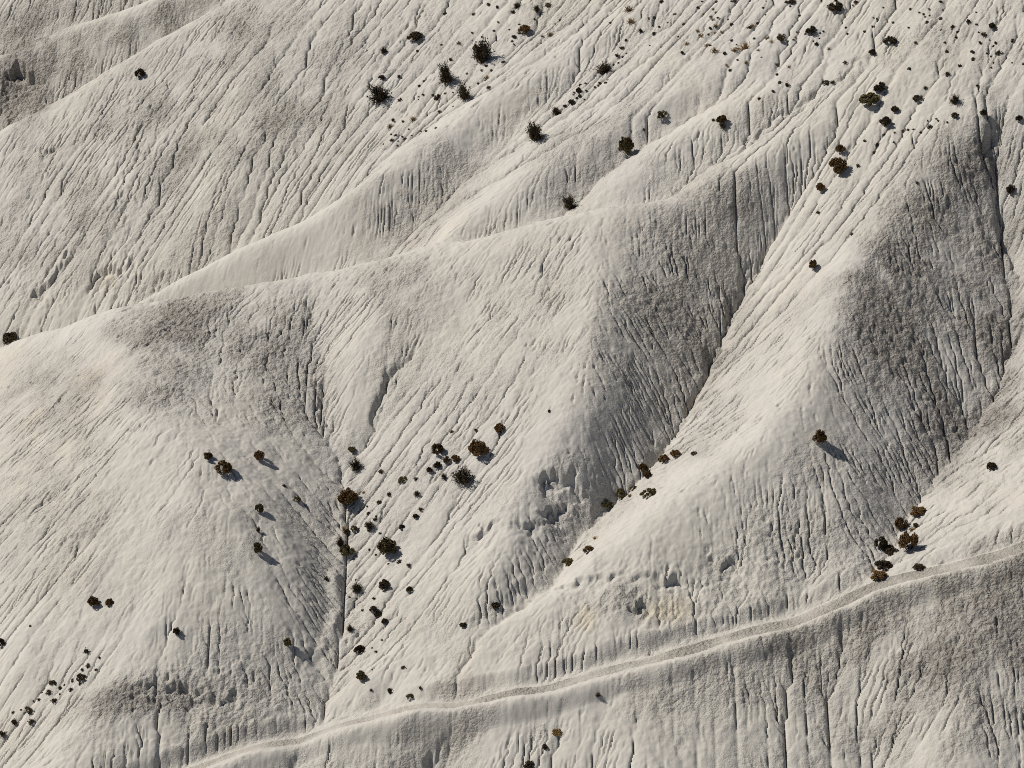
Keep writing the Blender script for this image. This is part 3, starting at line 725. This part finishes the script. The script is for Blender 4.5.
    (557, 731, 12, 7, 'mound', 'y', "small straw coloured shrub on the slope below the trail"),
    (529, 764, 13, 9, 'round', 'd', "dark shrub at the bottom edge below the trail"),
    (545, 746, 7, 6, 'round', 'd', "small dark shrub between the straw coloured one and the bottom edge"),
    (598, 695, 7, 6, 'twiggy', 'd', "small dark shrub just below the trail, left of centre bottom"),
    (410, 695, 9, 6, 'mound', 'o', "low olive shrub just above the trail's narrow end"),
]
for q in SHRUBS: shrub(*q)

# tiny plants, too small and too alike to tell apart within their patch: (label, group, listed pixels (x, y, width), corridor, how many more)
TUFTS = [
    ("tiny dark shrub in the speckled strip around the four big twiggy shrubs", "tiny shrubs of the first speckled strip", 'd',
     [(437, 97, 6), (503, 61, 4), (445, 13, 4), (513, 11, 5), (514, 35, 6), (474, 13, 4), (497, 6, 4), (488, 4, 4), (494, 30, 3), (418, 51, 4), (400, 77, 4), (391, 134, 3), (561, 19, 4), (548, 4, 6)],
     [(390, 140, 14), (430, 100, 20), (480, 60, 24), (530, 8, 26)], 52),
    ("tiny dark shrub in the second speckled strip, above the middle spur's crest", "tiny shrubs of the second speckled strip", 'd',
     [(565, 105, 4), (610, 22, 3), (617, 55, 4), (622, 47, 5), (644, 129, 3), (641, 31, 5), (654, 33, 5)],
     [(575, 98, 8), (600, 78, 10), (625, 52, 10), (670, 12, 22)], 34),
    ("tiny dark shrub scattered on the pale slope under the top edge, right of centre", "tiny shrubs right of centre at the top", 'd',
     [(713, 120, 3), (723, 126, 5), (787, 84, 5), (773, 91, 4), (759, 98, 4), (777, 64, 4), (777, 74, 3), (832, 82, 4), (816, 43, 5), (845, 62, 4)],
     [(690, 25, 30), (760, 30, 34), (840, 30, 34), (880, 15, 20)], 58),
    ("tiny dark shrub scattered over the top right corner of the slope", "tiny shrubs of the top right corner", 'd',
     [(926, 88, 4), (909, 68, 4), (947, 74, 5), (960, 65, 4), (973, 58, 5), (972, 51, 5), (984, 33, 5), (969, 21, 5), (953, 27, 5), (977, 85, 4), (930, 126, 5)],
     [(920, 10, 22), (960, 40, 28), (1005, 60, 26)], 34),
    ("tiny dark shrub above the head of the right spur", "tiny shrubs above the right spur", 'd',
     [(877, 144, 6), (865, 140, 4), (874, 152, 3), (858, 165, 4), (818, 212, 4), (852, 234, 3), (917, 182, 3), (903, 131, 4), (913, 129, 3)],
     [(880, 140, 10), (920, 125, 10), (945, 118, 8)], 10),
    ("tiny dark shrub beside the central gully", "tiny shrubs by the central gully", 'd',
     [(381, 470, 5), (416, 478, 5), (390, 493, 5), (421, 508, 5), (452, 431, 4), (476, 429, 4), (379, 501, 5), (399, 561, 5), (409, 565, 5), (390, 690, 6), (403, 667, 5), (420, 687, 4), (371, 690, 3), (549, 411, 4), (326, 577, 6), (284, 485, 4)],
     [(365, 480, 12), (375, 530, 14), (365, 600, 14), (375, 670, 16)], 22),
    ("tiny dark shrub in the speckled cluster at the lower left", "tiny shrubs at the lower left", 'd',
     [(86, 651, 6), (52, 681, 7), (54, 699, 6), (49, 692, 5), (30, 710, 7), (32, 721, 6), (15, 722, 7), (71, 689, 5), (88, 665, 4), (100, 657, 3), (96, 670, 3), (80, 684, 3), (3, 732, 7), (39, 699, 3), (30, 625, 3)],
     [(15, 720, 10), (50, 692, 10), (88, 668, 8)], 14),
    ("tuft of straw coloured dry grass on the upper slope", "dry grass tufts on the upper slope", 'y',
     [(629, 7, 9), (631, 19, 8), (550, 33, 6), (487, 76, 6), (413, 118, 6), (390, 125, 6), (459, 42, 5), (715, 49, 7), (735, 48, 7), (702, 34, 6), (752, 24, 6)],
     [(700, 25, 22), (740, 35, 20), (780, 40, 20), (860, 40, 30)], 22),
    ("small tuft of straw coloured grass in the gullies beside the lower shrubs", "dry grass tufts by the lower shrubs", 'y',
     [(595, 537, 5), (630, 495, 5), (364, 491, 5), (344, 527, 6), (912, 528, 6), (873, 570, 6)], None, 0),
]
for (label, group, mc, lst, cor, more) in TUFTS:
    for (x, y, w_) in lst: tuft(x, y, w_ * (1.25 if mc == 'y' else 1.1), mc, label, group)
    for k in range(more):
        u = random.uniform(0, len(cor) - 1.001); i = int(u); f = u - i
        x, y, rr = [cor[i][q] + (cor[i + 1][q] - cor[i][q]) * f for q in range(3)]
        tuft(x + random.gauss(0, rr * .6), max(1, y + random.gauss(0, rr * .6)), random.choice((2.2, 2.6, 3, 3, 3.6, 4.4)) + (2 if mc == 'y' else 0), mc, label, group)

o = tuft(744, 44, 15, 'y', "widest clump of straw coloured dry grass on the upper right slope", "dry grass tufts on the upper slope"); TUFT_AT.pop()

# say which tiny plant is which: by the nearest plant one can pick out
ANCHORS = [(381, 91, "the leftmost big twiggy shrub"), (447, 72, "the second big twiggy shrub"), (483, 49, "the topmost big twiggy shrub"), (525, 28, "the compact brown shrub"),
    (416, 35, "the dark oval upper shrub"), (605, 67, "the leaning dark shrub"), (537, 130, "the lowest big twiggy shrub"), (627, 143, "the tall olive shrub"),
    (722, 119, "the lone brown round shrub"), (835, 5, "the wide top edge shrub"), (891, 39, "the long low dark shrub"), (869, 97, "the touching pair of shrubs"),
    (955, 98, "the star shaped black shrub"), (992, 25, "the top right corner shrub"), (839, 164, "the biggest gully head shrub"), (81, 675, "the widest lower left shrub"), (2, 641, "the left edge shrub"),
    (348, 495, "the biggest gully bank shrub"), (388, 545, "the bushy olive shrub"), (464, 473, "the big bare twigged shrub"), (479, 447, "the largest rusty shrub"),
    (374, 608, "the slanting row"), (362, 674, "the lowest olive shrub"), (259, 454, "the left spur's shrub trio"), (781, 37, "the slanting olive shrub"),
    (744, 44, "the widest dry grass clump"), (649, 490, "the flat grey olive cushion"), (909, 540, "the biggest right gully shrub"), (589, 548, "the brown shrub behind the ridge")]
DIRS = ["right of", "to the upper right of", "above", "to the upper left of", "left of", "to the lower left of", "below", "to the lower right of"]
ORD = ["nearest", "second nearest", "third nearest"] + [n + " nearest" for n in ("fourth", "fifth", "sixth", "seventh", "eighth", "ninth", "tenth", "eleventh", "twelfth", "thirteenth", "fourteenth", "fifteenth", "sixteenth", "seventeenth", "eighteenth", "nineteenth", "twentieth")]
BY = {}
for (x, y, mc, o) in TUFT_AT:
    a = min(ANCHORS, key=lambda q: math.hypot(q[0] - x, q[1] - y))
    k = int(round(math.degrees(math.atan2(a[1] - y, x - a[0])) / 45.0)) % 8
    BY.setdefault((a[2], k, mc), []).append((math.hypot(a[0] - x, a[1] - y), o))
for (ph, k, mc), lst in BY.items():
    lst.sort(key=lambda q: q[0]); noun = "dry grass tuft" if mc == 'y' else "tiny dark shrub"
    for i, (_, o) in enumerate(lst):
        if i < len(ORD): o["label"] = (f"{noun} {DIRS[k]} {ph}" if len(lst) == 1 else f"{ORD[i]} {noun} {DIRS[k]} {ph}")

print('done', time.time() - T0)
